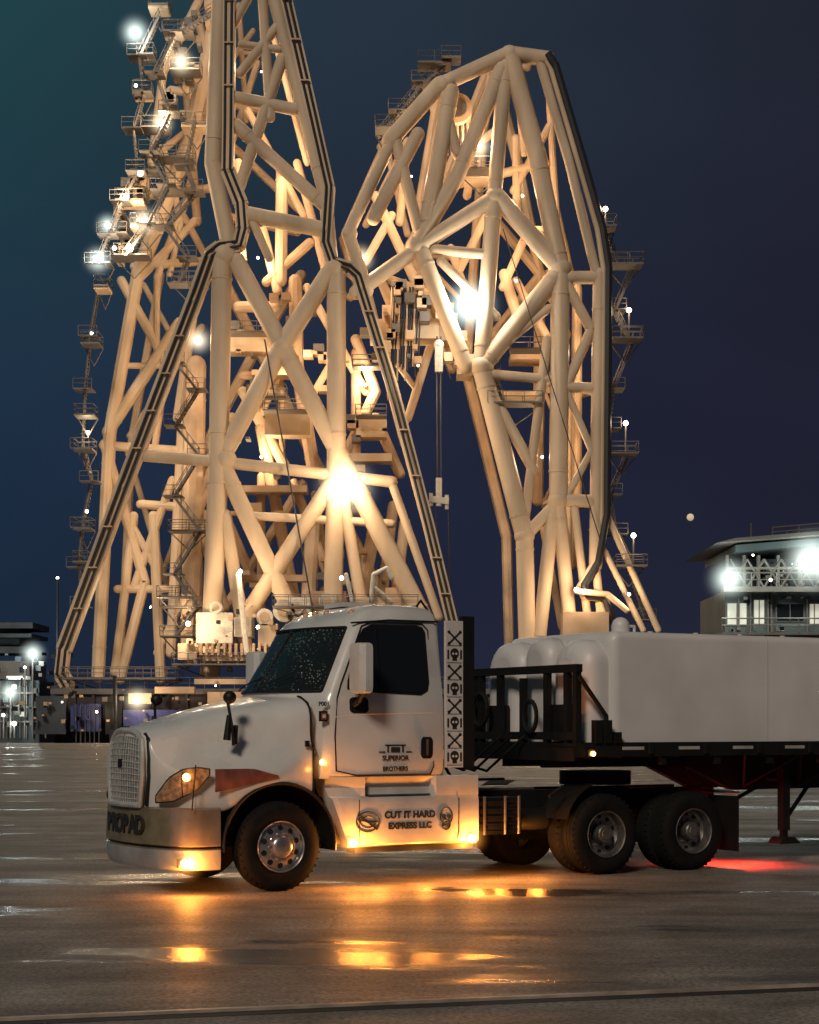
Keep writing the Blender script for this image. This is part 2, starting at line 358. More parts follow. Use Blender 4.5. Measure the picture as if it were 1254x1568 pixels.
# grille
gr=MB(); gro=[]
for i in range(13):
    t=i/12; z=1.83-(1.83-.98)*t; hw=interp([0,.08,.3,.6,1],[.36,.46,.51,.52,.46],t)
    gro.append([(xfr(hw*s_)+.04+.015*math.sin(t*math.pi)-.04*(1-t)**4,hw*s_,z-.05*abs(s_)**3*(1-t)) for s_ in [k/8 for k in range(-8,9)]])
gr.grid(gro,0)
for i in range(0,13): gr.path([ (x+.012,y,z) for x,y,z in gro[i]],.007,1,5)
for j in range(1,16): gr.path([ (gro[i][j][0]+.01,gro[i][j][1],gro[i][j][2]) for i in range(13)],.006,1,5)
ring=[gro[0][k] for k in range(17)]+[gro[i][16] for i in range(1,13)]+[gro[12][k] for k in range(15,-1,-1)]+[gro[i][0] for i in range(11,-1,-1)]
gr.path([(x+.01,y,z) for x,y,z in ring]+[ring[0]],.034,2,8)
for sg in(1,-1): gr.path([(x-.05,y+sg*.055,z) for x,y,z in [gro[i][16 if sg>0 else 0] for i in range(13)]],.03,3,8)
gr.box(1.45,1.475,-.05,.05,1.40,1.50,3)
gr.obj('grille',[M_grl,mat('grille_wire',(.58,.56,.53),.35,.3,var=.3,vscale=20),mat('grille_surround',(.60,.58,.54),.3,.4,var=.15),M_black],truck)
# headlights
hl=MB()
for sg in(1,-1):
    def Q(s_,z):
        y=interp([0,.35,.7,1],[.74,.93,1.10,1.20],s_); x=interp([0,.35,.7,1],[1.31,1.21,1.07,.86],s_)
        return (x,sg*y,z)
    rr=[]
    for i in range(7):
        t=i/6; row=[]
        for k in range(13):
            s_=k/12; zt_=interp([0,.3,.6,.85,1],[1.10,1.30,1.40,1.42,1.40],s_); zb_=interp([0,.4,.8,1],[1.02,1.04,1.15,1.33],s_)
            p=Q(s_,zb_+(zt_-zb_)*t); bul=.035*math.sin(math.pi*t)*math.sin(math.pi*min(1,s_+.1)); row.append((p[0]+bul*.7+.02,p[1]+sg*(bul+.018),p[2]))
        rr.append(row)
    hl.grid(rr,0,flip=(sg>0))
    edge=rr[0]+[rr[i][12] for i in range(1,7)]+rr[6][::-1]+[rr[i][0] for i in range(5,-1,-1)]
    hl.path(edge,.009,1,6)
    hl.ball((1.115,sg*1.12,1.31),.045,2)
    hl.path([rr[i][7] for i in range(7)],.007,1,6); hl.path([rr[2][k] for k in range(1,8)],.007,3,6)
    rr=[]
    for i in range(4):
        t=i/3; rr.append([(.82-.78*k/8,sg*(1.222+.012*math.sin(math.pi*t)+.005), interp([0,1],[1.14,1.285],k/8)+ (interp([0,.6,1],[1.40,1.40,1.32],k/8)-interp([0,1],[1.14,1.285],k/8))*t) for k in range(9)])
    hl.grid(rr,4,flip=(sg>0))  # red-dark reflection on the fender, painted in as a coloured patch
hl.obj('headlights',[M_lens,M_black,M_amber,M_alu,M_redd],truck)
plight('headlight_amber_bulb',(1.18,1.25,1.31),2.6,(1,.36,.06),.03,truck)
# bumper
bm=MB()
plan=[(.74,1.20),(.95,1.205),(1.10,1.17),(1.19,1.10),(1.25,.98),(1.32,.78),(1.39,.48),(1.42,0)]
plan=plan+[(x,-y) for x,y in plan[-2::-1]]
prof=[(.97,-.05),(.95,0),(.72,.015),(.55,.02),(.535,-.012),(.515,-.012),(.50,.02),(.36,.015),(.28,-.02),(.27,-.08)]
br=[]
for z,o in prof: br.append([((x+o*(1 if x>.9 else .2)),y*(1+o*.6),z) for x,y in plan])
bm.grid(br,0,mf=lambda i,j: 1 if i==4 else (2 if (i<3 and 4<=j<=9) else (3 if i>5 else 0)))
bm.box(.9,1.20,-.85,.85,.40,.93,1)
bm.box(.76,.9,1.05,1.19,.30,.34,1)
bm.obj('bumper',[M_chr,M_black,mat('gold_bumper_panel',(.24,.19,.11),.35,.3,var=.4,vscale=5),mat('bumper_valance',(.42,.41,.40),.35,.3,var=.3)],truck)
ar=MB()
for sg in(1,-1):
    pts=[(.70*math.cos(R(a)),sg*1.19,.53+.70*math.sin(R(a))) for a in range(-5,195,8)]
    ar.path(pts,.022,0,8)
    ar.grid([[ (p[0],sg*yy,p[2]) for p in pts] for yy in(1.19,.6)],0)
ar.box(-.65,.72,-.6,.6,.55,1.25,0)
ar.obj('wheel_arch_liners',[M_black],truck)
# side fairing
sf=MB()
for sg in(1,-1):
    zs=[(.46,1.12),(.50,1.17),(.62,1.185),(.98,1.185),(1.04,1.17),(1.06,1.10),(1.16,1.08),(1.20,1.12),(1.285,1.17),(1.29,1.10)]
    rws=[]
    for z,y in zs:
        xf=-.78+interp([.46,.8,1.29],[-.16,-.02,.16],z)
        r=[(xf+.04,sg*(y-.25),z),(xf+.02,sg*(y-.05),z),(xf-.03,sg*y,z)]
        for xx in(-1.10,-1.15,-1.5,-1.75,-2.02,-2.07,-2.6,-2.66):
            yy=y
            if 1.05<z<1.21 and not(-2.05<xx<-1.12): yy=1.175
            r.append((xx,sg*yy,z))
        r.append((-2.68,sg*(y-.2),z)); rws.append(r)
    sf.grid(rws,0,flip=(sg>0))
    sf.box(-.98,-2.60,sg*.95,sg*1.15,.40,.463,1)
    sf.box(-1.16,-2.0,sg*1.06,sg*1.155,1.06,1.075,2)
    for x in(-1.02,-2.38): sf.beam((x,sg*1.188,.5),(x,sg*1.188,1.02),.006,.008,1)
sf.box(-.8,-2.66,-1.0,1.0,.50,1.26,1)
A=[(1.16,1.18,.36),(-.93,1.20,.52),(-2.55,1.20,.52),(-.52,1.22,1.46)]
sf.obj('side_fairings',[M_white2,M_black,M_alud],truck,ang=30)
mk=MB()
for i,p in enumerate(A):
    mk.ball(p,.05 if i<3 else .033,0,12,8)
    if i==0: mk.box(p[0]-.06,p[0]+.06,p[1]-.09,p[1]-.03,p[2]-.05,p[2]+.05,1)
for i,p in enumerate(A):
    plight('amber_marker_bulb',(p[0],p[1]+.12,p[2]-.08),[46,46,46,2][i],(1,.32,.045),.035,truck)
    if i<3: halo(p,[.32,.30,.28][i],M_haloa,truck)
mk.obj('amber_marker_lamps',[M_amber,M_black],truck)
for x in(-1.3,-1.9): plight('underglow_amber_bulb',(x,1.2,.28),24,(1,.32,.045),.03,truck)
for x,y in((-3.1,1.0),(-3.7,.9)): plight('underglow_amber_bulb',(x,y,.35),16,(1,.32,.045),.03,truck)
# mirrors
mi=MB()
for sg in(1,-1):
    rws=[]
    for z,k in((2.25,.7),(2.27,.95),(2.32,1),(2.55,1.0),(2.76,1),(2.81,.95),(2.83,.7)):
        cx_,cy_=-.92,1.42
        rws.append([(cx_+dx*k,sg*(cy_+dy*k),z) for dx,dy in((-.06,-.17),(.03,-.17),(.09,-.12),(.10,0),(.09,.12),(.03,.17),(-.06,.17))])
    mi.grid(rws,0,closed=True,flip=(sg<0)); mi.add(rws[0],[tuple(range(7))],0); mi.add(rws[-1],[tuple(range(7))],0)
    mi.box(-.985,-.982,sg*1.27,sg*1.57,2.30,2.78,2)
    mi.path([(-.98,sg*1.12,2.72),(-.92,sg*1.3,2.72)],.022,1); mi.path([(-.98,sg*1.16,2.34),(-.92,sg*1.3,2.32)],.022,1)
    mi.path([(-.95,sg*1.19,2.12),(-.96,sg*1.28,2.16),(-.96,sg*1.38,2.27)],.03,1)
    mi.path([(.55,sg*1.12,1.66),(.57,sg*1.14,1.85),(.6,sg*1.1,2.1),(.6,sg*1.06,2.22)],.018,1)
    mi.path([(.5,sg*1.05,1.68),(.52,sg*1.12,1.88)],.03,1)
    mi.ball((.58,sg*1.09,2.2),.075,1,14,8); mi.tube((.62,sg*1.1,1.72),(.6,sg*1.12,2.0),.045,1,10,.028)
    mi.path([(1.1,sg*1.24,.95),(1.06,sg*1.25,1.45)],.008,1)
mi.obj('mirrors',[M_white,M_black,M_glass],truck)
# wheels
def wheel(mb,x,yo,sg,front):
    c=(x,sg*yo,.51)
    mb.lathe([(.285,-.05),(.292,-.012),(.31,-.004),(.33,.0),(.36,.006),(.42,.006),(.462,-.008),(.488,-.03),(.508,-.055),(.512,-.08),(.505,-.085),(.505,-.095),(.512,-.1),(.513,-.14),(.505,-.145),(.505,-.155),(.513,-.16),(.512,-.20),(.505,-.205),(.505,-.215),(.512,-.22),(.508,-.24),(.47,-.28),(.29,-.27)],c,0,56,sg)
    for i in range(40):
        a=2*math.pi*i/40; ca,sa=math.cos(a),math.sin(a)
        p=Vector((c[0]+ca*.488,c[1]-sg*.038,c[2]+sa*.488)); q=Vector((c[0]+ca*.509,c[1]-sg*.065,c[2]+sa*.509))
        mb.beam(p,q,.045,.012,0)
    if front:
        mb.lathe([(.296,-.004),(.292,.004),(.28,-.004),(.272,-.035),(.262,-.05),(.235,-.04),(.175,-.012),(.155,-.01),(.125,-.012),(.12,.045),(.10,.062),(.06,.07),(.0,.072)],c,1,48,sg)
        hr,ho,hs=.213,-.029,.033; lr,lo=.150,-.01
    else:
        mb.lathe([(.296,-.004),(.292,.004),(.28,-.004),(.272,-.03),(.262,-.13),(.235,-.165),(.16,-.18),(.12,-.18),(.112,-.03),(.10,-.012),(.07,-.01),(.065,.005),(0,.008)],c,2,48,sg)
        hr,ho,hs=.222,-.166,.030; lr,lo=.145,-.18
    for i in range(10):
        a=2*math.pi*(i+.5)/10; p=Vector((c[0]+math.cos(a)*hr,c[1]+sg*ho,c[2]+math.sin(a)*hr))
        slope=Vector((math.cos(a)*.35,sg,math.sin(a)*.35)).normalized() if front else Vector((0,sg,0))
        mb.tube(p-slope*.01,p+slope*.006,hs,3,14)
        a=2*math.pi*i/10; p=Vector((c[0]+math.cos(a)*lr,c[1]+sg*lo,c[2]+math.sin(a)*lr))
        mb.tube(p,p+Vector((0,sg*.03,0)),.015,1 if front else 2,6)
for nm,x,fr in(('front_wheels',0,True),('drive_wheels',-4.55,False),('drive_wheels_rear',-5.95,False)):
    wb=MB()
    for sg in(1,-1):
        wheel(wb,x,1.215,sg,fr)
        if not fr: wheel(wb,x,.88,sg,True)
    wb.tube((x,-1.0,.51),(x,1.0,.51),.09,3)
    wb.obj(nm,[M_rub,M_alu,M_alud,M_black],truck,ang=30)
# chassis
ch=MB()
for y in(.43,-.43): ch.box(-6.9,1.15,y-.04,y+.04,.78,1.06,0)
for x in(-2.9,-3.6,-4.55,-5.25,-5.95,-6.7): ch.box(x-.05,x+.05,-.38,.38,.8,1.0,0)
ch.box(-2.72,-3.35,.55,1.08,.55,1.0,0); ch.box(-2.72,-3.4,-1.1,-.5,.45,1.0,0)
for x in(-2.8,-3.1,-3.3): ch.tube((x,1.1,.55),(x,1.1,1.02),.02,1,6)
for i in range(5): ch.box(-2.72,-3.3,1.082,1.10,.58+i*.09,.595+i*.09,0)
ch.tube((-3.45,.6,.7),(-4.0,.6,.7),.14,0,16); ch.tube((-3.4,-.6,.6),(-4.0,-.6,.6),.16,0,16)
for sg in(1,-1):
    ch.path([(-3.75,sg*1.1,1.0),(-3.95,sg*1.1,1.12)],.025,0)
    pts=[(-4.55+.62*math.cos(R(a)),sg*1.2,.55+.62*math.sin(R(a))) for a in range(15,80,10)]
    ch.grid([[ (p[0],sg*yy,p[2]) for p in pts] for yy in(1.2,.6)],0)
    ch.box(-6.70,-6.68,sg*.62,sg*1.22,.22,.95,0)
    ch.path([(-6.69,sg*.5,1.0),(-6.69,sg*1.22,1.0)],.02,1)
    for x in(-4.55,-5.95): ch.box(x-.3,x+.3,sg*.5,sg*.6,.35,.77,0)
ch.tube((-5.25,0,1.1),(-5.25,0,1.28),.48,0,24)
for y in(.2,-.1,-.35): ch.path([(-2.5,y,1.9),(-2.9,y,1.45),(-3.4,y,1.3),(-3.98,y,1.75)],.018,0,6)
ch.path([(-2.5,.3,1.7),(-2.8,.35,1.2),(-3.6,.3,1.2)],.02,0,6)
ch.box(-2.7,-4.0,-.4,.4,1.065,1.09,1)
ch.obj('chassis',[M_dark,M_alud],truck)
tl=MB()
for y in(.7,-.7): tl.box(-6.96,-6.92,y-.12,y+.12,.7,.82,0)
tl.obj('tail_lamps',[M_red],truck)
sp=bpy.data.lights.new('tail_lamp_bulb','SPOT'); sp.energy=330; sp.color=(1,.04,.02); sp.spot_size=R(135); sp.spot_blend=.8; sp.shadow_soft_size=.06
spo=bpy.data.objects.new('tail_lamp_bulb',sp); sc.collection.objects.link(spo); spo.parent=truck; spo.location=(-7.0,.7,.66)
# lettering
def text(s_,x,z,y,size,m,parent,name='lettering',ext=.003,bold=1.0):
    c=bpy.data.curves.new(name,'FONT'); c.body=s_; c.size=size; c.align_x='CENTER'; c.align_y='CENTER'; c.extrude=ext; c.offset=size*.03*bold
    o=bpy.data.objects.new(name,c); sc.collection.objects.link(o); c.materials.append(m); o.parent=parent
    o.matrix_local=Matrix(((-1,0,0,x),(0,0,1,y),(0,1,0,z),(0,0,0,1))); return o
M_ink=mat('black_vinyl',(.02,.018,.018),.5,var=0)
text('CUT IT HARD',-1.70,.83,1.190,.112,M_ink,truck,bold=1.3)
text('EXPRESS LLC',-1.70,.70,1.190,.104,M_ink,truck,bold=1.3)
text('SUPERIOR',-1.50,1.50,1.194,.080,M_ink,truck,bold=.8)
text('BROTHERS',-1.50,1.375,1.190,.070,M_ink,truck,bold=.8)
text('P001',-.56,2.13,1.185,.07,M_ink,truck)
for i,s_ in enumerate('PROPAD'):
    y=-.48+i*.19; x=interp([0,.48,.78],[1.42,1.39,1.32],abs(y))+.026
    c=bpy.data.curves.new('bumper_letter','FONT'); c.body=s_; c.size=.29; c.align_x='CENTER'; c.align_y='CENTER'; c.extrude=.004; c.offset=.012
    o=bpy.data.objects.new('bumper_letter',c); sc.collection.objects.link(o); c.materials.append(M_ink); o.parent=truck
    o.matrix_local=Matrix(((0,0,1,x),(1,0,0,y),(0,1,0,.75),(0,0,0,1)))@Matrix.Rotation(.10*y/.5,4,'Y')
em=MB()
for i in range(8):
    zc=1.50+i*.205; y=1.1665
    em.box(-2.225,-2.435,y,y+.002,zc-.097,zc-.090,0)
    if i%2:
        for a_ in(1,-1): em.beam((-2.25,y+.001,zc-.07*a_),(-2.41,y+.001,zc+.07*a_),.004,.022,0)
        for sx in(-2.25,-2.41):
            for sz in(-.07,.07): em.tube((sx,y,zc+sz),(sx,y+.003,zc+sz),.02,0,10)
    else:
        em.tube((-2.33,y,zc+.02),(-2.33,y+.003,zc+.02),.06,0,18); em.box(-2.30,-2.36,y,y+.003,zc-.07,zc-.02,0)
        for sx in(-2.308,-2.352): em.tube((sx,y+.002,zc+.015),(sx,y+.005,zc+.015),.015,1,10)
        for sx in(-2.24,-2.42): em.box(sx-.012,sx+.012,y,y+.003,zc-.05,zc+.06,0)
def oval(cx_,cz_,rx_,rz_,w_=.008): em.path([(cx_+rx_*math.cos(2*math.pi*i/20),1.190,cz_+rz_*math.sin(2*math.pi*i/20)) for i in range(21)],w_,0,5)
oval(-1.13,.76,.15,.115,.010); oval(-1.13,.76,.10,.07,.006)
em.beam((-1.0,1.192,.85),(-1.26,1.192,.67),.006,.03,0); em.beam((-1.0,1.192,.78),(-1.26,1.192,.76),.006,.02,0)
oval(-2.20,.80,.085,.10,.010); oval(-2.20,.70,.055,.06,.010)
for sx in(-2.165,-2.235): em.tube((sx,1.188,.80),(sx,1.193,.80),.028,0,12)
em.box(-2.19,-2.21,1.187,1.192,.73,.77,0); em.box(-2.16,-2.24,1.187,1.192,.68,.70,0)
for x0,x1,z0_,z1_ in((-1.36,-1.64,1.645,1.66),(-1.39,-1.41,1.57,1.645),(-1.59,-1.61,1.57,1.645),(-1.44,-1.56,1.57,1.63),(-1.28,-1.36,1.565,1.58),(-1.64,-1.72,1.565,1.58)): em.box(x0,x1,1.19,1.196,z0_,z1_,0)
em.obj('emblems',[M_ink,M_white],truck)

# ------------------------------------------------------------------ trailer
trailer=empty('flatbed_trailer',O,RZ)
t=MB()
t.box(-4.02,-17.6,-1.27,1.27,1.56,1.66,0)
t.box(-4.02,-17.6,1.275,1.30,1.49,1.67,0); t.box(-4.02,-17.6,-1.30,-1.275,1.49,1.67,0)
for y in(.45,-.45):
    t.box(-4.1,-6.4,y-.06,y+.06,1.34,1.555,0); t.prism([(-6.4,y-.06,1.34),(-7.2,y-.06,1.0),(-17.4,y-.06,1.0),(-17.4,y-.06,1.555),(-6.4,y-.06,1.555)],(0,.12,0),0)
for i in range(28):
    x=-4.3-i*.48; t.box(x-.03,x+.03,-1.25,1.25,1.47,1.555,0)
for i in range(14):
    x=-4.9-i*.9
    t.box(x-.17,x+.17,1.301,1.306,1.575,1.615,1)
    t.box(x-.55,x-.47,1.20,1.275,1.38,1.49,0)
    t.box(x-.30,x-.24,1.30,1.335,1.52,1.66,0)
for i in range(6):
    x=-6.9-i*1.0; t.tube((x,1.1,1.5),(x-.5,.5,1.05),.02,0,6); t.tube((x-1,1.1,1.5),(x-.5,.5,1.05),.02,0,6)
for y in(.85,-.85):
    t.box(-7.75,-7.87,y-.06,y+.06,.45,1.5,0); t.box(-7.77,-7.85,y-.04,y+.04,.30,.46,0)
    t.prism([(-7.62,y-.13,.27),(-8.0,y-.13,.27),(-7.9,y-.13,.36),(-7.72,y-.13,.36)],(0,.26,0),0)
    t.tube((-7.8,y,.55),(-8.7,y*.5,1.1),.03,0,8)
t.tube((-7.8,-.85,1.15),(-7.8,.85,1.15),.03,0)
for y in(-1.2,-1.02,-.55,.0,.55,1.0,1.2):
    t.box(-4.06,-4.14,y-.04,y+.04,1.5,2.62 if abs(y)>.2 else 2.5,0)
t.box(-4.05,-4.15,-1.25,1.25,2.55,2.65,0); t.box(-4.05,-4.13,-1.2,1.2,1.70,1.80,0)
for y in(.75,-.75): t.box(-4.16,-4.24,y-.2,y+.2,1.7,2.15,0)
t.box(-4.02,-3.98,-1.3,1.3,1.44,1.60,0)
t.path([(-4.08,1.27,2.5),(-4.5,1.27,2.0),(-4.5,1.27,1.66)],.03,0)
for x in(-4.35,-4.5,-4.65): t.box(x-.05,x+.05,1.23,1.33,1.66,1.95 if x>-4.6 else 1.8,0)
t.box(-4.2,-4.28,1.30,1.33,1.50,1.58,2)
for x in(-15.2,-16.5): 
    for sg in(1,-1): wheel(t,x,1.23,sg,False)
t.path([(-4.0,-.9+.18*math.cos(a),2.1+.22*math.sin(a)) for a in [2*math.pi*i/16 for i in range(17)]],.03,0,6)
t.path([(-4.0,.3+.15*math.cos(a),2.0+.2*math.sin(a)) for a in [2*math.pi*i/16 for i in range(17)]],.03,0,6)
t.obj('trailer_body',[M_dark,M_strip,M_alud,M_black],trailer)
a=MB(); a.ball((-4.25,1.34,1.53),.03,0); a.obj('trailer_marker',[M_amber],trailer)

cargo=empty('white_storage_tank',O,RZ)
M_seam=mat('seam_grey',(.35,.34,.33),.5)
def shell(x0,x1,y0,y1,z0,z1,r,name,fr=.25):
    b=MB(); rws=[]
    def ringp(x,k,dz):
        yy0,yy1=y0+k,y1-k; zt=z1-dz; rr=min(r,(yy1-yy0)*.46); pts=[(x,yy1,z0),(x,yy1,(z0+zt)/2)]
        for i in range(7):
            a_=R(90*i/6); pts.append((x,yy1-rr+rr*math.cos(a_),zt-rr+rr*math.sin(a_)))
        pts.append((x,(yy0+yy1)/2,zt+.01))
        for i in range(7):
            a_=R(90+90*i/6); pts.append((x,yy0+rr+rr*math.cos(a_),zt-rr+rr*math.sin(a_)))
        pts.append((x,yy0,(z0+zt)/2)); pts.append((x,yy0,z0)); return pts
    for i in range(7):
        a_=R(90*i/6); rws.append(ringp(x0-fr*(1-math.cos(a_)), fr*(1-math.sin(a_)), fr*(1-math.sin(a_))))
    for k in range(1,13): rws.append(ringp(x0-fr-(x0-x1-fr)*k/12,0,0))
    b.grid(rws,0); b.add(rws[0],[tuple(range(len(rws[0])))],0); b.add(rws[-1],[tuple(range(len(rws[-1])))][::-1],0)
    for k in(9,13,16): b.path([(p[0],p[1],p[2]) for p in rws[k]],.006,1,5)
    b.obj(name,[M_cargo,M_seam],cargo,ang=50)
shell(-4.62,-14.5,-1.22,1.22,1.67,3.08,.10,'tank_main_shell',.14)
shell(-4.27,-4.9,-1.22,-.35,1.67,3.00,.34,'tank_end_cap',.20)
shell(-4.29,-4.9,-.33,.30,1.67,3.03,.26,'tank_end_cap',.16)
shell(-4.27,-5.2,.32,1.14,1.67,2.98,.32,'tank_end_rib',.24)
b=MB()
b.tube((-5.0,.9,3.06),(-5.0,.9,3.16),.12,0,16); b.ball((-5.0,.9,3.16),.12,0,14,8)
b.path([(-5.3,.4,3.08),(-5.3,.4,3.20),(-5.6,.4,3.20),(-5.6,.4,3.08)],.02,0)
for i in range(8): x=-5.4-i*.75; b.tube((x,1.0,3.07),(x,1.0,3.10),.035,0,10)
b.obj('tank_fittings',[M_cargo,M_seam],cargo)

# ------------------------------------------------------------------ cranes (image pixel coordinates, u right / v down, projected onto depth planes)
Y0=196.0
def E(u,v,dy=0):
    Y=Y0+dy; s=Y/F; return Vector(((u-627)*s,Y,H+(1110-v)*s))
def S(dy=0): return (Y0+dy)/F
def mem(b,pts,wd,dy=0,m=0,dy2=None,n=14):
    r=wd/2*S(dy)*.94; P=[]
    for i,p in enumerate(pts):
        t_=i/(len(pts)-1); P.append(E(p[0],p[1],dy+((dy2-dy)*t_ if dy2 is not None else 0)))
    for a_,c_ in zip(P,P[1:]):
        b.tube(a_,c_,r,m,n)
        if r>.7 and (c_-a_).length>12:
            d_=(c_-a_).normalized()
            for t_ in(.12,.88): q_=a_.lerp(c_,t_); b.tube(q_-d_*.12,q_+d_*.12,r*1.06,m,n)
    for p in P: b.ball(p,r*1.0,m,n,6)
def rail(b,a,c,h=1.1,m=1,n=5):
    a=Vector(a);c=Vector(c); L=(c-a).length; k=max(1,int(L/1.6)); up=Vector((0,0,h))
    b.tube(a+up,c+up,.05,m,n); b.tube(a+up*.5,c+up*.5,.035,m,n)
    for i in range(k+1):
        p=a.lerp(c,i/k); b.tube(p,p+up,.045,m,n)
def platform(b,u0,u1,v,dy=0,dep=3,m=1,br=True):
    a=E(u0,v,dy);c=E(u1,v,dy); 
    b.box(a.x,c.x,a.y-dep,a.y,a.z-.18,a.z,m)
    rail(b,(a.x,a.y-dep,a.z),(c.x,a.y-dep,a.z),1.15,m); rail(b,(a.x,a.y,a.z),(c.x,a.y,a.z),1.15,m)
    rail(b,(a.x,a.y-dep,a.z),(a.x,a.y,a.z),1.15,m); rail(b,(c.x,a.y-dep,a.z),(c.x,a.y,a.z),1.15,m)
    if br:
        b.tube((c.x,a.y,a.z-.1),((a.x+c.x)/2,a.y,a.z-2.2),.08,m,6)
        b.tube((a.x,a.y,a.z-.1),((a.x+c.x)/2,a.y,a.z-2.2),.08,m,6)
def stair(b,a,c,wid=1.0,m=1):
    a=Vector(a);c=Vector(c)
    for o in(0,wid):
        oo=Vector((0,-o,0)); b.beam(a+oo,c+oo,.08,.28,m)
        up=Vector((0,0,1.0)); b.tube(a+oo+up,c+oo+up,.045,m,5)
        for i in range(5):
            p=a.lerp(c,i/4)+oo; b.tube(p,p+up,.04,m,5)
    L=(c-a).length; k=max(3,int(L/.45))
    for i in range(k+1):
        p=a.lerp(c,i/k); b.box(p.x-.16,p.x+.16,p.y-wid,p.y,p.z-.03,p.z+.03,m)
def zig(b,pts,dy=0,m=1):
    for i,(p,q) in enumerate(zip(pts,pts[1:])):
        a=E(p[0],p[1],dy-(i%2)*1.3); c=E(q[0],q[1],dy-(i%2)*1.3); stair(b,a,c,1.0,m)
        a2=E(q[0],q[1],dy); b.box(a2.x-1.1,a2.x+1.1,a2.y-2.6,a2.y+.2,a2.z-.12,a2.z,m)
        rail(b,(a2.x-1.1,a2.y-2.6,a2.z),(a2.x+1.1,a2.y-2.6,a2.z),1.1,m)
def lamp(par,b,u,v,dy,rad,power,cool=False,hr=None,col=(1,.71,.43)):
    p=E(u,v,dy); r=rad*S(dy)*.66
    b.ball(p,r,3 if cool else 2,12,8)
    b.tube(p+Vector((0,.2,r*.5)),p+Vector((0,r+.5,.2)),.12,1,6)
    if power: plight('floodlight_bulb',p+Vector((0,-r-.5,0)),power*LP,(.97,.94,.82) if cool else col,r,par)
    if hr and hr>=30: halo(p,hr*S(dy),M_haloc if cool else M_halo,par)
CM=[M_crane,M_steel,M_lampw,M_lamp,M_pipe,M_deckgear,M_crane2,M_cable]

ca=empty('gantry_crane')
fa=MB()
FA=[([(340,390),(335,700),(322,1030)],33),([(515,415),(515,700),(508,1000)],31),
([(352,380),(326,250),(340,-60)],28),([(508,405),(498,300),(405,-60)],22),
([(362,400),(432,530),(535,725)],30),([(503,420),(432,530),(345,690)],30),
([(222,698),(345,708),(600,738)],19),([(345,720),(440,925)],28),([(505,745),(372,950)],27),
([(525,760),(560,960)],20),([(540,735),(655,960)],32),([(345,790),(378,1000)],22),([(390,790),(600,802)],14),
([(378,328),(497,352)],26),([(355,148),(452,168)],20),([(370,68),(428,76)],13),
([(500,318),(362,192)],22),([(362,300),(432,90)],19),([(368,112),(425,40)],16),([(402,0),(414,180)],16),
([(385,335),(412,395)],14),([(345,60),(395,-30)],14),([(600,740),(672,945)],14)]
for p,w_ in FA: mem(fa,p,w_)
for (u,v,w_) in((432,530,33),(345,705,36),(520,735,35),(345,392,38),(512,412,35),(508,760,32)): fa.ball(E(u,v),w_/2*S(),0,16,10)
def hosetrack(b,pts,wd):
    P=[E(*p) for p in pts]
    for a_,c_ in zip(P,P[1:]): b.beam(a_,c_,1.3,wd*S(),0)
    for p in P: b.ball(p,wd/2*S()*.98,0,10,6)
    for o in(-.2,.2):
        Q_=[]
        for i,p in enumerate(P):
            d_=(P[min(i+1,len(P)-1)]-P[max(i-1,0)]).normalized(); nn=Vector((d_.z,0,-d_.x))
            Q_.append(p+nn*o*wd*S()+Vector((0,-.85,0)))
        b.path(Q_,.15,4,8)
    for a_,c_ in zip(P,P[1:]):
        L=(c_-a_).length; k=int(L/4)
        for i in range(1,k): 
            p=a_.lerp(c_,i/k); b.box(p.x-.5,p.x+.5,p.y-1.08,p.y-.6,p.z-.07,p.z+.07,6)
hosetrack(fa,[(104,1048),(94,1032),(98,995),(190,745),(298,460),(322,392),(338,380),(366,376),(372,352),(369,312),(349,262),(350,200),(352,-60)],23)
hosetrack(fa,[(695,965),(655,800),(600,590),(548,424),(535,412),(510,404),(499,372),(504,288),(482,190),(425,-60)],19)
fa.obj('front_truss',CM,ca)
ia=MB()
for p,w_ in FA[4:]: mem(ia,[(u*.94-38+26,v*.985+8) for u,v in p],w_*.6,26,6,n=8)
IN=[([(300,560),(292,1000)],34),([(432,255),(430,430)],20),([(474,372),(408,432)],16),([(400,345),(425,445)],16),([(452,430),(455,560),(480,720)],22),
([(545,520),(575,600),(525,705)],18),([(400,655),(452,925)],20),([(480,800),(470,960)],26),([(575,640),(612,725)],18),([(575,800),(545,960)],22),([(602,775),(580,960)],18),
([(365,470),(420,470)],18),([(372,575),(430,575)],14),([(372,600),(440,720)],18),([(560,640),(520,640)],12),([(365,250),(370,400)],16),([(455,250),(500,420)],14),([(445,540),(395,640)],14),
([(545,540),(545,700)],16),([(620,800),(600,960)],18),([(355,640),(300,790)],18),([(300,790),(345,930)],16),([(430,560),(432,700)],10),([(470,440),(560,600)],14),([(400,730),(400,930)],14),([(450,740),(520,930)],16),
([(560,440),(620,680)],16),([(470,620),(505,560)],12),([(380,170),(465,330)],12),([(420,60),(470,250)],10)]
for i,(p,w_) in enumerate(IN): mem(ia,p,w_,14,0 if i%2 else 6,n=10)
for u0,u1,v,h in((350,416,527,22),(405,475,650,32),(545,592,655,28),(350,470,748,10),(385,450,570,8),(520,600,700,12)):
    a_=E(u0,v+h/2,11);c_=E(u1,v-h/2,11); ia.box(a_.x,c_.x,a_.y,a_.y+3,a_.z,c_.z,0)
for u0,u1,v in((352,418,514),(405,475,632),(545,592,640),(540,600,565),(380,440,610)): platform(ia,u0,u1,v,10,2.5,1,False)
for u,v in((345,705),(515,735),(432,530),(345,392),(512,412),(330,930),(508,900),(400,340),(450,165)):
    ia.tube(E(u,v,0),E(u-12,v+4,28),.55,0,8)
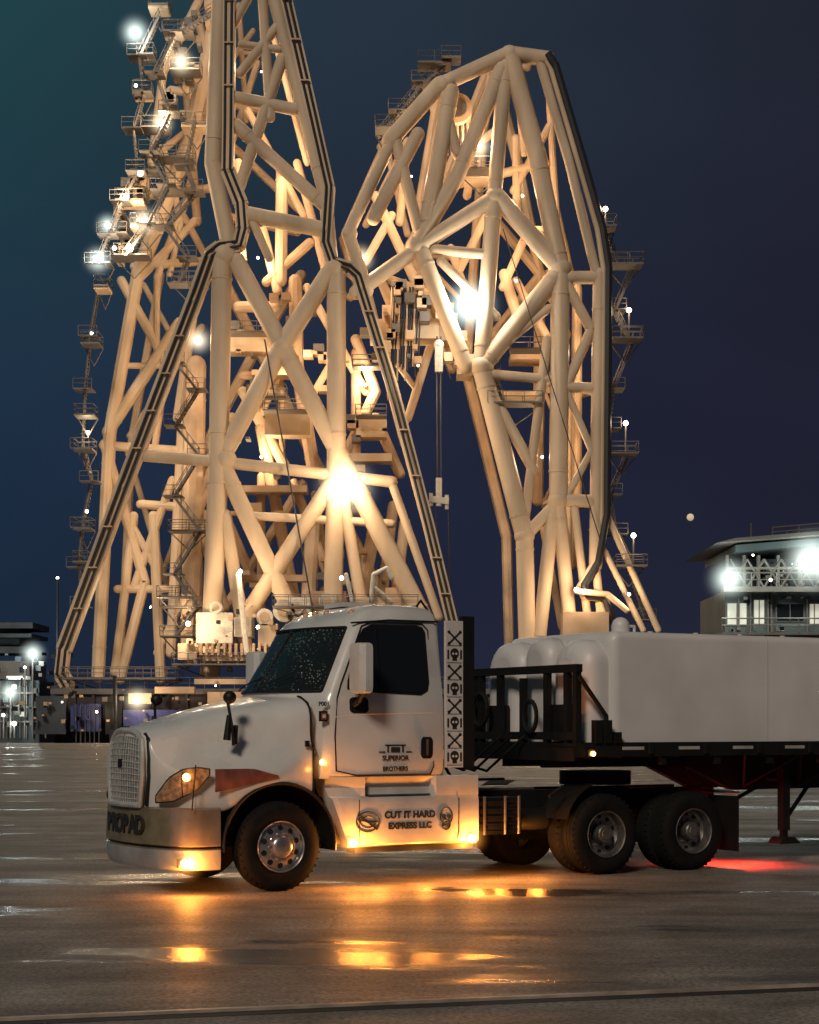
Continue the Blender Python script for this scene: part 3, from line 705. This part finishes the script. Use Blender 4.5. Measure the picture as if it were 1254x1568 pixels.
for i in range(60):
    u=random.uniform(355,600); v=random.choice([465,500,545,600,640,670,720,780,850,890])+random.uniform(-12,12)
    a_=E(u,v,12); s_=random.uniform(.2,.75); ia.box(a_.x-s_,a_.x+s_,a_.y-1,a_.y+1,a_.z-s_*.7,a_.z+s_*.7,random.choice([0,1,6,1,6]))
ia.obj('inner_truss',CM,ca)
la=MB()
LA=[([(212,415),(168,665),(150,1035)],22),([(186,430),(258,562)],16),([(165,662),(275,495)],20),([(160,680),(222,892)],17),([(264,735),(205,900)],14),
([(158,682),(305,692)],15),([(240,430),(240,560)],11),([(222,890),(184,1040)],17),([(235,790),(246,1040)],17),([(180,902),(255,902)],14),([(190,780),(238,870)],12),([(215,772),(295,778)],15),
([(280,640),(262,1000)],18),([(205,790),(176,1030)],15),([(300,450),(272,640)],16),([(212,420),(292,212)],26),([(292,212),(335,10)],26),([(232,242),(305,188)],12),([(205,408),(310,400)],14),
([(228,360),(335,120)],14),([(250,228),(275,330),(240,425)],12),([(285,130),(302,340)],14),([(302,335),(215,425)],14),([(230,300),(325,288)],14),([(262,138),(335,150)],14),([(268,78),(340,240)],14),
([(180,560),(250,560)],10),([(255,560),(235,700)],12),([(240,1000),(300,880)],12),([(270,310),(330,420)],12),([(310,190),(260,420)],10),([(300,60),(345,60)],12),([(305,0),(250,110),(232,250)],14),([(300,20),(345,180)],14)]
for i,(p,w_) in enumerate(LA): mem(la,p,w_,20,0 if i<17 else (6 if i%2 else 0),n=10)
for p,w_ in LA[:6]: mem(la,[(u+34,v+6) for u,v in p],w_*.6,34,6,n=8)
for i,(u0,u1,v) in enumerate(((232,262,20),(215,240,95),(255,300,60),(208,235,150),(265,310,118),(222,262,205),(282,322,200),(205,250,270),(250,300,250),(182,225,315),(235,285,300),(158,200,365),(205,250,352),(146,175,410),(180,232,398),(150,172,445),(268,320,440))):
    platform(la,u0,u1,v,12,3,1)
    if i%3==0:
        a_=E(u0,v,12); c_=E(u1,v+4,12); la.box(a_.x,c_.x,a_.y-2.8,a_.y,a_.z-.5,a_.z-.2,0)
zig(la,[(245,30),(214,95),(222,150),(206,205),(212,270),(188,315),(168,365),(150,410)],10)
zig(la,[(300,190),(285,260),(300,300),(255,352),(290,400),(275,440)],8)
zig(la,[(330,20),(268,60),(240,120),(262,180),(232,240),(258,290),(228,350),(190,400)],9)
zig(la,[(270,975),(305,930),(268,880),(308,815),(268,762),(306,700),(270,655),(304,600),(272,560)],6)
zig(la,[(152,450),(140,520),(132,600),(128,690),(142,740),(128,810),(122,870),(128,930)],14)
for u0,u1,v in((130,158,532),(120,150,640),(120,148,692),(120,146,812),(118,140,862),(250,300,975),(262,318,815),(245,292,915)): platform(la,u0,u1,v,12,3,1)
for i in range(34):
    t_=random.random(); u=160+t_*150+random.uniform(-20,20); v=430-t_*400+random.uniform(-30,30)
    a_=E(u,v,13); s_=random.uniform(.2,.7); la.box(a_.x-s_,a_.x+s_,a_.y-1,a_.y+1,a_.z-s_,a_.z+s_,random.choice([1,1,6,0]))
la.obj('stair_frame',CM,ca)
dm=MB()
def bx(u0,u1,v0,v1,dy,dep,m): 
    a_=E(u0,v1,dy);c_=E(u1,v0,dy); dm.box(a_.x,c_.x,a_.y,a_.y+dep,a_.z,c_.z,m)
bx(300,356,938,985,-2,4,5); bx(358,385,945,975,-2,4,5); bx(395,425,955,990,-3,3,0); bx(272,300,985,1010,-3,3,0); bx(310,420,1002,1012,-3,6,0); bx(300,345,990,1000,-2,5,0)
bx(440,475,915,940,-1,3,5); bx(540,600,915,935,-2,3,0); bx(470,530,905,935,2,4,6); bx(590,640,900,935,2,4,6); bx(350,470,880,890,6,2,6)
for u in range(305,420,9): bx(u,u+4,985,1003,-4,1,6)
for i in range(40):
    u=random.uniform(270,470); v=random.uniform(925,1030); k=random.uniform(2,8); bx(u,u+k,v,v+k,-4,1,random.choice([1,5,0,6,4]))
for u,v,r in((435,935,17),(405,945,13),(455,930,10),(330,930,9),(500,920,12)):
    p=E(u,v,-3); dm.tube(p,p+Vector((0,2.5,0)),r*S(),5,20); dm.tube(p-Vector((0,.1,0)),p,r*.6*S(),6,14)
mem(dm,[(568,920),(572,880),(592,870),(600,885)],8,-3,5); mem(dm,[(530,880),(540,925)],7,-3,5); mem(dm,[(575,900),(600,922)],6,-3,5)
mem(dm,[(365,880),(378,1000)],9,-4,5)
platform(dm,270,420,1018,-2,4,1); platform(dm,250,300,930,-1,3,1); platform(dm,110,280,1040,-1,6,1); platform(dm,420,640,930,-4,3,1)
dm.obj('deck_machinery',CM,ca,bevel=.06)
lb=MB()
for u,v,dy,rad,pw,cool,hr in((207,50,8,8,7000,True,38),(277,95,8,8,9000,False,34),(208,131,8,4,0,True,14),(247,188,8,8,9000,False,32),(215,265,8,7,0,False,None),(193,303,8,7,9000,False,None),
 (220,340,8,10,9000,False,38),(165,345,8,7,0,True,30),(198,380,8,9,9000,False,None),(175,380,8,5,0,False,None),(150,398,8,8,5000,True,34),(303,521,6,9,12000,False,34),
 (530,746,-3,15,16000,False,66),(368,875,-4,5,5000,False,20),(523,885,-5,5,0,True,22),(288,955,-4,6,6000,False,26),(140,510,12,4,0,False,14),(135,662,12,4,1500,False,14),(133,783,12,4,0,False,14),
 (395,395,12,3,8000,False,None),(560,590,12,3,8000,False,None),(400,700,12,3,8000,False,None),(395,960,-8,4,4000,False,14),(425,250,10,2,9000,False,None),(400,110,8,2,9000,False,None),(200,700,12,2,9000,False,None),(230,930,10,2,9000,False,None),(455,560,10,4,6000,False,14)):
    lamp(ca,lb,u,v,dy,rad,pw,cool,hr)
lb.obj('floodlights',CM,ca)
# barge
barge=empty('crane_barge'); bb=MB()
a_=E(84,1046,-6);c_=E(1100,1046,0)
bb.box(a_.x,c_.x,a_.y,a_.y+60,-2.4,a_.z-1.2,0); bb.box(a_.x-.4,c_.x+.4,a_.y-.4,a_.y+60,a_.z-1.19,a_.z-.6,1)
for i in range(40):
    x=a_.x+i*2.0; bb.box(x,x+.3,a_.y-.25,a_.y-.002,-2,a_.z-1.22,0)
rail(bb,(a_.x,a_.y,a_.z-.6),(c_.x,a_.y,a_.z-.6),1.2,2)
for i in range(14): 
    x=a_.x+1+i*3; bb.tube((x,a_.y-.9,1.6),(x,a_.y-.1,1.6),.9,3,14)
for u0,u1,v0,v1,m in((240,300,1052,1062,4),(300,420,1040,1048,4),(112,158,1078,1120,5),(60,105,1066,1124,6),(200,235,1062,1078,4),(165,190,1075,1124,3),(192,380,1087,1112,5),(320,380,1060,1080,4)):
    p=E(u0,v1,-8);q_=E(u1,v0,-8); bb.box(p.x,q_.x,p.y-1.5,p.y,max(0,p.z),q_.z,m)
for u in range(116,156,7): p=E(u,1120,-9.6);q_=E(u+1.5,1078,-9.6); bb.box(p.x,q_.x,p.y-.15,p.y,0.01,q_.z-.1,6)
for i in range(60):
    u=random.uniform(20,400); v=random.uniform(1050,1122); k=random.uniform(2,7); p=E(u,v,-10);q_=E(u+k,v-k,-10); bb.box(p.x,q_.x,p.y-.6,p.y,max(0,p.z),q_.z,random.choice([1,6,3,4,4,5]))
bb.obj('barge_hull',[M_hull,M_steel,M_steel,M_black,M_crane2,M_blue,M_bld2],barge)
lb=MB()
for u,v,dy,rad,pw,hr in((210,1072,-11,8,3500,34),(148,1090,-11,3,500,14),(330,1050,-11,2,600,None),(95,1075,-11,2,0,None)): lamp(barge,lb,u,v,dy,rad,pw,False,hr)
lb.obj('deck_lamps',CM,barge)
bo=MB(); p=E(176,1110,-12); bo.tube((p.x,p.y,0),(p.x,p.y,7),.22,4,10); bo.box(p.x-.5,p.x+.5,p.y-.4,p.y+.4,0,1.4,4); bo.obj('mooring_post',CM)

cbm=empty('gantry_crane'); fb=MB()
FB=[([(675,130),(780,82)],25),([(780,82),(838,90)],25),([(782,88),(822,240),(858,410)],30),([(774,100),(757,300)],24),([(768,105),(700,270),(637,378)],26),([(826,92),(872,250),(912,415)],16),
([(690,140),(655,335)],28),([(673,130),(597,215)],27),([(600,215),(535,352)],20),([(606,215),(640,350)],19),([(640,205),(572,335)],22),([(676,132),(700,235)],16),
([(533,358),(562,445)],22),([(545,448),(638,382)],24),([(637,380),(758,302)],25),([(760,300),(857,410)],29),([(757,302),(737,560)],27),([(645,385),(713,560)],27),([(858,415),(737,562)],30),
([(665,382),(750,390)],17),([(675,400),(760,485)],15),([(858,408),(855,765)],31),([(918,420),(912,865)],22),([(858,425),(918,425)],21),([(855,592),(915,595)],18),([(855,766),(915,768)],21),
([(866,432),(905,505)],17),([(905,505),(868,590)],17),([(868,600),(906,690),(868,760)],12),([(737,562),(803,820)],31),([(803,820),(808,1000)],29),([(838,520),(803,800)],16),([(763,620),(818,722)],18),
([(855,768),(803,822)],20),([(848,770),(823,1000)],23),([(855,770),(877,1000)],23),([(740,572),(850,582)],16),([(740,552),(840,472)],14),([(912,862),(925,1000)],14),([(930,790),(1008,965)],11),([(925,842),(985,965)],10),([(880,780),(905,990)],14),([(930,790),(912,740)],10)]
for p,w_ in FB: mem(fb,p,w_,0,0)
for (u,v,w_) in((637,378,31),(758,302,31),(858,412,34),(738,562,36),(535,358,25),(780,84,29),(803,820,32),(855,766,32),(677,130,28)): fb.ball(E(u,v),w_/2*S(),0,16,10)
P=[(838,86),(850,104),(890,240),(922,352),(931,412),(928,790),(915,862),(893,898),(900,914),(925,916),(938,955)]
P3=[E(u,v,0)+Vector((0,-.9,0)) for u,v in P]; fb.path(P3,.40,4,8); fb.path([p+Vector((-.55,.5,-.1)) for p in P3],.3,0,8)
fb.obj('front_truss',CM,cbm)
ib=MB()
for p,w_ in FB[:31]: mem(ib,[((u-780)*.93+780-26,v*.985+14) for u,v in p],w_*.58,20,6,n=8)
IB=[([(700,282),(835,250)],15),([(790,212),(792,345)],14),([(842,192),(786,292)],13),([(772,420),(792,485)],18),([(840,130),(852,330)],12),([(792,120),(802,235)],12),([(885,440),(885,760)],14),([(700,420),(760,300)],14),
([(600,470),(580,420)],16),([(575,300),(640,440)],16),([(620,250),(612,340)],14),([(560,400),(600,330)],14),([(660,460),(700,560)],18),([(625,640),(662,520)],14),([(600,430),(660,450)],16),([(610,560),(640,600),(618,655)],10),
([(790,430),(840,520)],14),([(810,350),(770,440)],14),([(690,380),(720,470)],14),([(870,620),(870,900)],12),([(830,800),(860,960)],12),([(700,240),(760,200)],14),([(735,180),(715,300)],14)]
for i,(p,w_) in enumerate(IB): mem(ib,p,w_,10,0 if i%2 else 6,n=10)
for u0,u1,v,h,m in((566,694,503,30,0),(585,612,495,56,6),(672,692,498,46,6),(712,762,266,10,0),(745,830,602,6,0),(700,722,566,14,0),(782,838,545,10,6),(800,850,350,8,0)):
    o_=.05 if m==6 else 0
    a_=E(u0,v+h/2,6);c_=E(u1,v-h/2,6); ib.box(a_.x,c_.x,a_.y-o_,a_.y+4+o_,a_.z,c_.z,m)
for i in range(12): 
    u=600+i*4; ib.tube(E(u,440,5),E(u-4,560+random.uniform(0,30),5),.11,7 if i%3 else 0,5)
p=E(700,165,2); ib.tube(p,p+Vector((0,3,0)),1.7,6,22); ib.tube(p-Vector((0,.2,0)),p,1.1,1,16)
for i in range(9): u=684+i*4; ib.tube(E(u,172,3),E(u+1,238,3),.13,7 if i%2 else 6,5)
for u,v in((637,378),(758,302),(858,412),(738,562),(780,84),(855,766),(912,595)): ib.tube(E(u,v,0),E(u-20,v+8,22),.55,0,8)
for i in range(36):
    u=random.uniform(585,720); v=random.uniform(430,570); a_=E(u,v,5); s_=random.uniform(.2,.65); ib.box(a_.x-s_,a_.x+s_,a_.y-1,a_.y+1,a_.z-s_,a_.z+s_,random.choice([0,6,6,1,1]))
platform(ib,745,828,622,2,3,1); platform(ib,705,765,268,4,3,1); platform(ib,575,605,205,4,3,1); platform(ib,640,690,108,6,3,1); platform(ib,780,838,540,5,3,1,False)
zig(ib,[(580,212),(610,178),(645,135),(690,98)],5)
zig(ib,[(770,615),(750,570)],3)
for u0,u1,v in((932,980,412),(934,980,524),(932,973,698),(940,986,868),(920,940,355)): platform(ib,u0,u1,v,2,3,1)
for pts in([(968,414),(940,480),(962,524)],[(968,526),(938,600),(932,660)],[(960,700),(934,760),(942,820),(965,868)],[(960,868),(985,950)],[(925,350),(945,412)]): zig(ib,pts,3)
for u,v0,v1 in((927,320,355),(963,475,524),(958,648,698),(970,820,868)): ib.tube(E(u,v0,1),E(u,v1,1),.09,1,6)
mem(ib,[(882,905),(930,910),(960,935)],10,-2,0)
a_=E(862,965,-3); ib.box(a_.x,a_.x+5,a_.y,a_.y+4,a_.z-8,a_.z+2,6)
ib.obj('inner_truss',CM,cbm)
hk=MB()
hk.tube(E(669,515,4),E(670,742,4),.09,7,6); hk.tube(E(675,515,4),E(675,742,4),.09,7,6)
a_=E(666,570,4);c_=E(678,530,4); hk.box(a_.x,c_.x,a_.y-.5,a_.y+.5,a_.z,c_.z,5); hk.ball(E(672,528,4),.6,5)
hk.tube(E(672,732,4),E(672,775,4),.35,5,10); hk.beam(E(657,764,4),E(687,768,4),.7,.7,5); hk.tube(E(660,755,4),E(660,775,4),.22,5,8); hk.tube(E(684,758,4),E(684,780,4),.22,5,8)
hk.tube(E(668,775,4),E(668,900,4),.06,7,5); hk.tube(E(686,778,4),E(690,940,4),.06,7,5)
hk.tube(E(676,540,4),E(690,580,4),.05,7,5)
hk.tube(E(405,520,-1),E(480,940,-1),.09,7,6); hk.tube(E(770,350,-1),E(920,830,-1),.06,7,6)
hk.obj('hook_and_cables',CM,cbm)
lb=MB()
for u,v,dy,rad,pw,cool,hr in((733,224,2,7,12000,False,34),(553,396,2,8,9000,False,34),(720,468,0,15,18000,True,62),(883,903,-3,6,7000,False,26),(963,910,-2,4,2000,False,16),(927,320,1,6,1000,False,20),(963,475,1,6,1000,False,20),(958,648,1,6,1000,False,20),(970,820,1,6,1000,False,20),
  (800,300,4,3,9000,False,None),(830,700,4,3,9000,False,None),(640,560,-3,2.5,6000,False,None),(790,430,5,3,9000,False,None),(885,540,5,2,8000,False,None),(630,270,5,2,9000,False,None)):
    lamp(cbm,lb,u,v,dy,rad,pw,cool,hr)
lb.obj('floodlights',CM,cbm)

# ------------------------------------------------------------------ right control building
YB=118.0
def G(u,v,dy=0):
    Y=YB+dy; s=Y/F; return Vector(((u-627)*s,Y,H+(1110-v)*s))
cbg=empty('harbour_control_building'); b=MB()
def gb(u0,u1,v0,v1,dy,dep,m): a_=G(u0,v1,dy);c_=G(u1,v0,dy); b.box(a_.x,c_.x,a_.y,a_.y+dep,max(0,a_.z),c_.z,m)
gb(1110,1420,905,1200,0,10,0)
a_=G(1086,838); c_=G(1420,838)
z0=a_.z
b.prism([(a_.x,YB-3,z0),(c_.x,YB-3,z0+1.1),(c_.x,YB-3,z0+1.4),(a_.x+1.2,YB-3,z0+.3)],(0,14,0),2)
b.prism([(a_.x+1.4,YB-2,z0-.5),(c_.x,YB-2,z0+.6),(c_.x,YB-2,z0+1.0),(a_.x+1.4,YB-2,z0-.05)],(0,12,0),0)
for u in(1112,1138,1160,1190,1222,1250,1290,1330): gb(u,u+4,850,906,-1,.4,2)
gb(1108,1420,898,906,-1.5,1.0,2); gb(1112,1420,868,872,-1.05,.3,2)
gb(1125,1420,856,898,2,6,3)
for u in range(1118,1400,26): 
    b.tube(G(u,900,-1),G(u+26,856,-1),.09,2,6); b.tube(G(u+26,900,-1),G(u,856,-1),.07,2,6)
for u0,u1,v0,v1,m in((1114,1143,924,956,1),(1155,1170,919,955,1),(1190,1230,925,950,3),(1240,1254,925,955,1),(1190,1200,962,966,1)):
    gb(u0-2,u1+2,v0-2,v1+2,-.06,.1,2); gb(u0,u1,v0,v1,-.10,.1,m)
    gb((u0+u1)/2-.7,(u0+u1)/2+.7,v0,v1,-.16,.1,2)
for u in(1130,1148,1175,1180,1235): gb(u,u+2.5,905,1000,-.25,.2,2)
gb(1105,1420,968,972,-2.5,2.5,2)
rail(b,G(1105,968,-2.5),G(1420,968,-2.5),.9,2); rail(b,G(1112,898,-1.5),G(1420,898,-1.5),.9,2)
for u in(1150,1205,1242,1280): b.tube(G(u,832,0),G(u,800+random.randint(0,20),0),.05,2,5)
rail(b,Vector((a_.x+4,YB-1,z0+.6)),Vector((c_.x,YB-1,z0+1.5)),.6,2)
for i in range(40):
    u=random.uniform(1112,1250); v=random.choice([862,880,893,915,960,975])+random.uniform(-4,4); k=random.uniform(2,7); gb(u,u+k,v,v+k*.8,-.8,.5,random.choice([0,2,2,3]))
for u,v,r_,hr in((1117,886,7,50),(1243,858,10,66),(1180,888,3,None),(1153,850,2,None)):
    p=G(u,v,-3); b.ball(p,r_*.0434*.8,5,12,8)
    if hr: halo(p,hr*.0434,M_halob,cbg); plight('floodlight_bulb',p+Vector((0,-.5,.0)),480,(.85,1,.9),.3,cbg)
b.obj('building_body',[M_bld,M_win,M_steel,M_glass,M_deckgear,M_lamp],cbg)

YL=260.0
def K(u,v,dy=0):
    Y=YL+dy; s=Y/F; return Vector(((u-627)*s,Y,H+(1110-v)*s))
lbg=empty('port_terminal_building'); b=MB()
def kb(u0,u1,v0,v1,dy,dep,m): a_=K(u0,v1,dy);c_=K(u1,v0,dy); b.box(a_.x,c_.x,a_.y,a_.y+dep,a_.z,c_.z,m)
kb(-60,50,953,962,0,12,0); kb(-60,48,970,976,-1,12,0); kb(-40,30,962,1000,3,8,0); kb(-60,40,990,1000,.1,10,0); kb(-60,45,1012,1040,.2,12,2); kb(-60,60,1042,1140,-4,12,0); kb(10,40,1035,1040,-6,3,1)
for u in range(-50,60,10): kb(u,u+1.2,1043,1130,-4.4,.3,2)
for v in(1060,1082,1104): kb(-60,60,v,v+2,-4.6,.4,2)
for u,v0 in((5,1068),(30,1090),(18,1048)): kb(u,u+7,v0,v0+7,-4.9,.3,1)
kb(60,100,1078,1118,-20,4,0); kb(78,112,1050,1075,-18,4,0)
for i in range(60):
    u=random.uniform(-10,110); v=random.uniform(1000,1125); k=random.uniform(2,9); kb(u,u+k,v-k,v,-22 if u>60 else -6,1,random.choice([0,2,0,3]))
for u,v,r_,hr,pw in((50,1001,5,30,1500),(16,1060,5,28,900),(38,1022,2.5,None,0),(5,1095,3,None,0),(22,1108,4,None,300),(88,885,2.5,None,0),(70,1098,2.5,None,0)):
    p=K(u,v,-7); b.ball(p,r_*.08,5,12,8)
    if u!=88: b.tube(p,Vector((p.x,p.y,0)),.12,2,6)
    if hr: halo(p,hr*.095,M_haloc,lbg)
    if pw: plight('lamp_bulb',p+Vector((0,-1,0)),pw,(.85,1,.95),.4,lbg)
p=K(88,885,-7); b.tube(p,Vector((p.x,p.y,0)),.16,0,6)
b.obj('building_body',[M_bld2,M_win,M_steel,M_glass,M_deckgear,M_lamp],lbg)
b=MB(); random.seed(3); x=-420
while x<420:
    w_=random.uniform(10,40); h_=random.uniform(4,13); b.box(x,x+w_,800,840,-2.3,h_,0); x+=w_+random.uniform(0,3)
b.obj('distant_shoreline',[mat('shoreline_dark',(.01,.012,.018),.9)])
D=6000; b=MB(); b.ball(((1057-627)*D/F,D,H+(1110-792)*D/F),5.5*D/F,0,24,16); b.obj('moon',[M_moon])
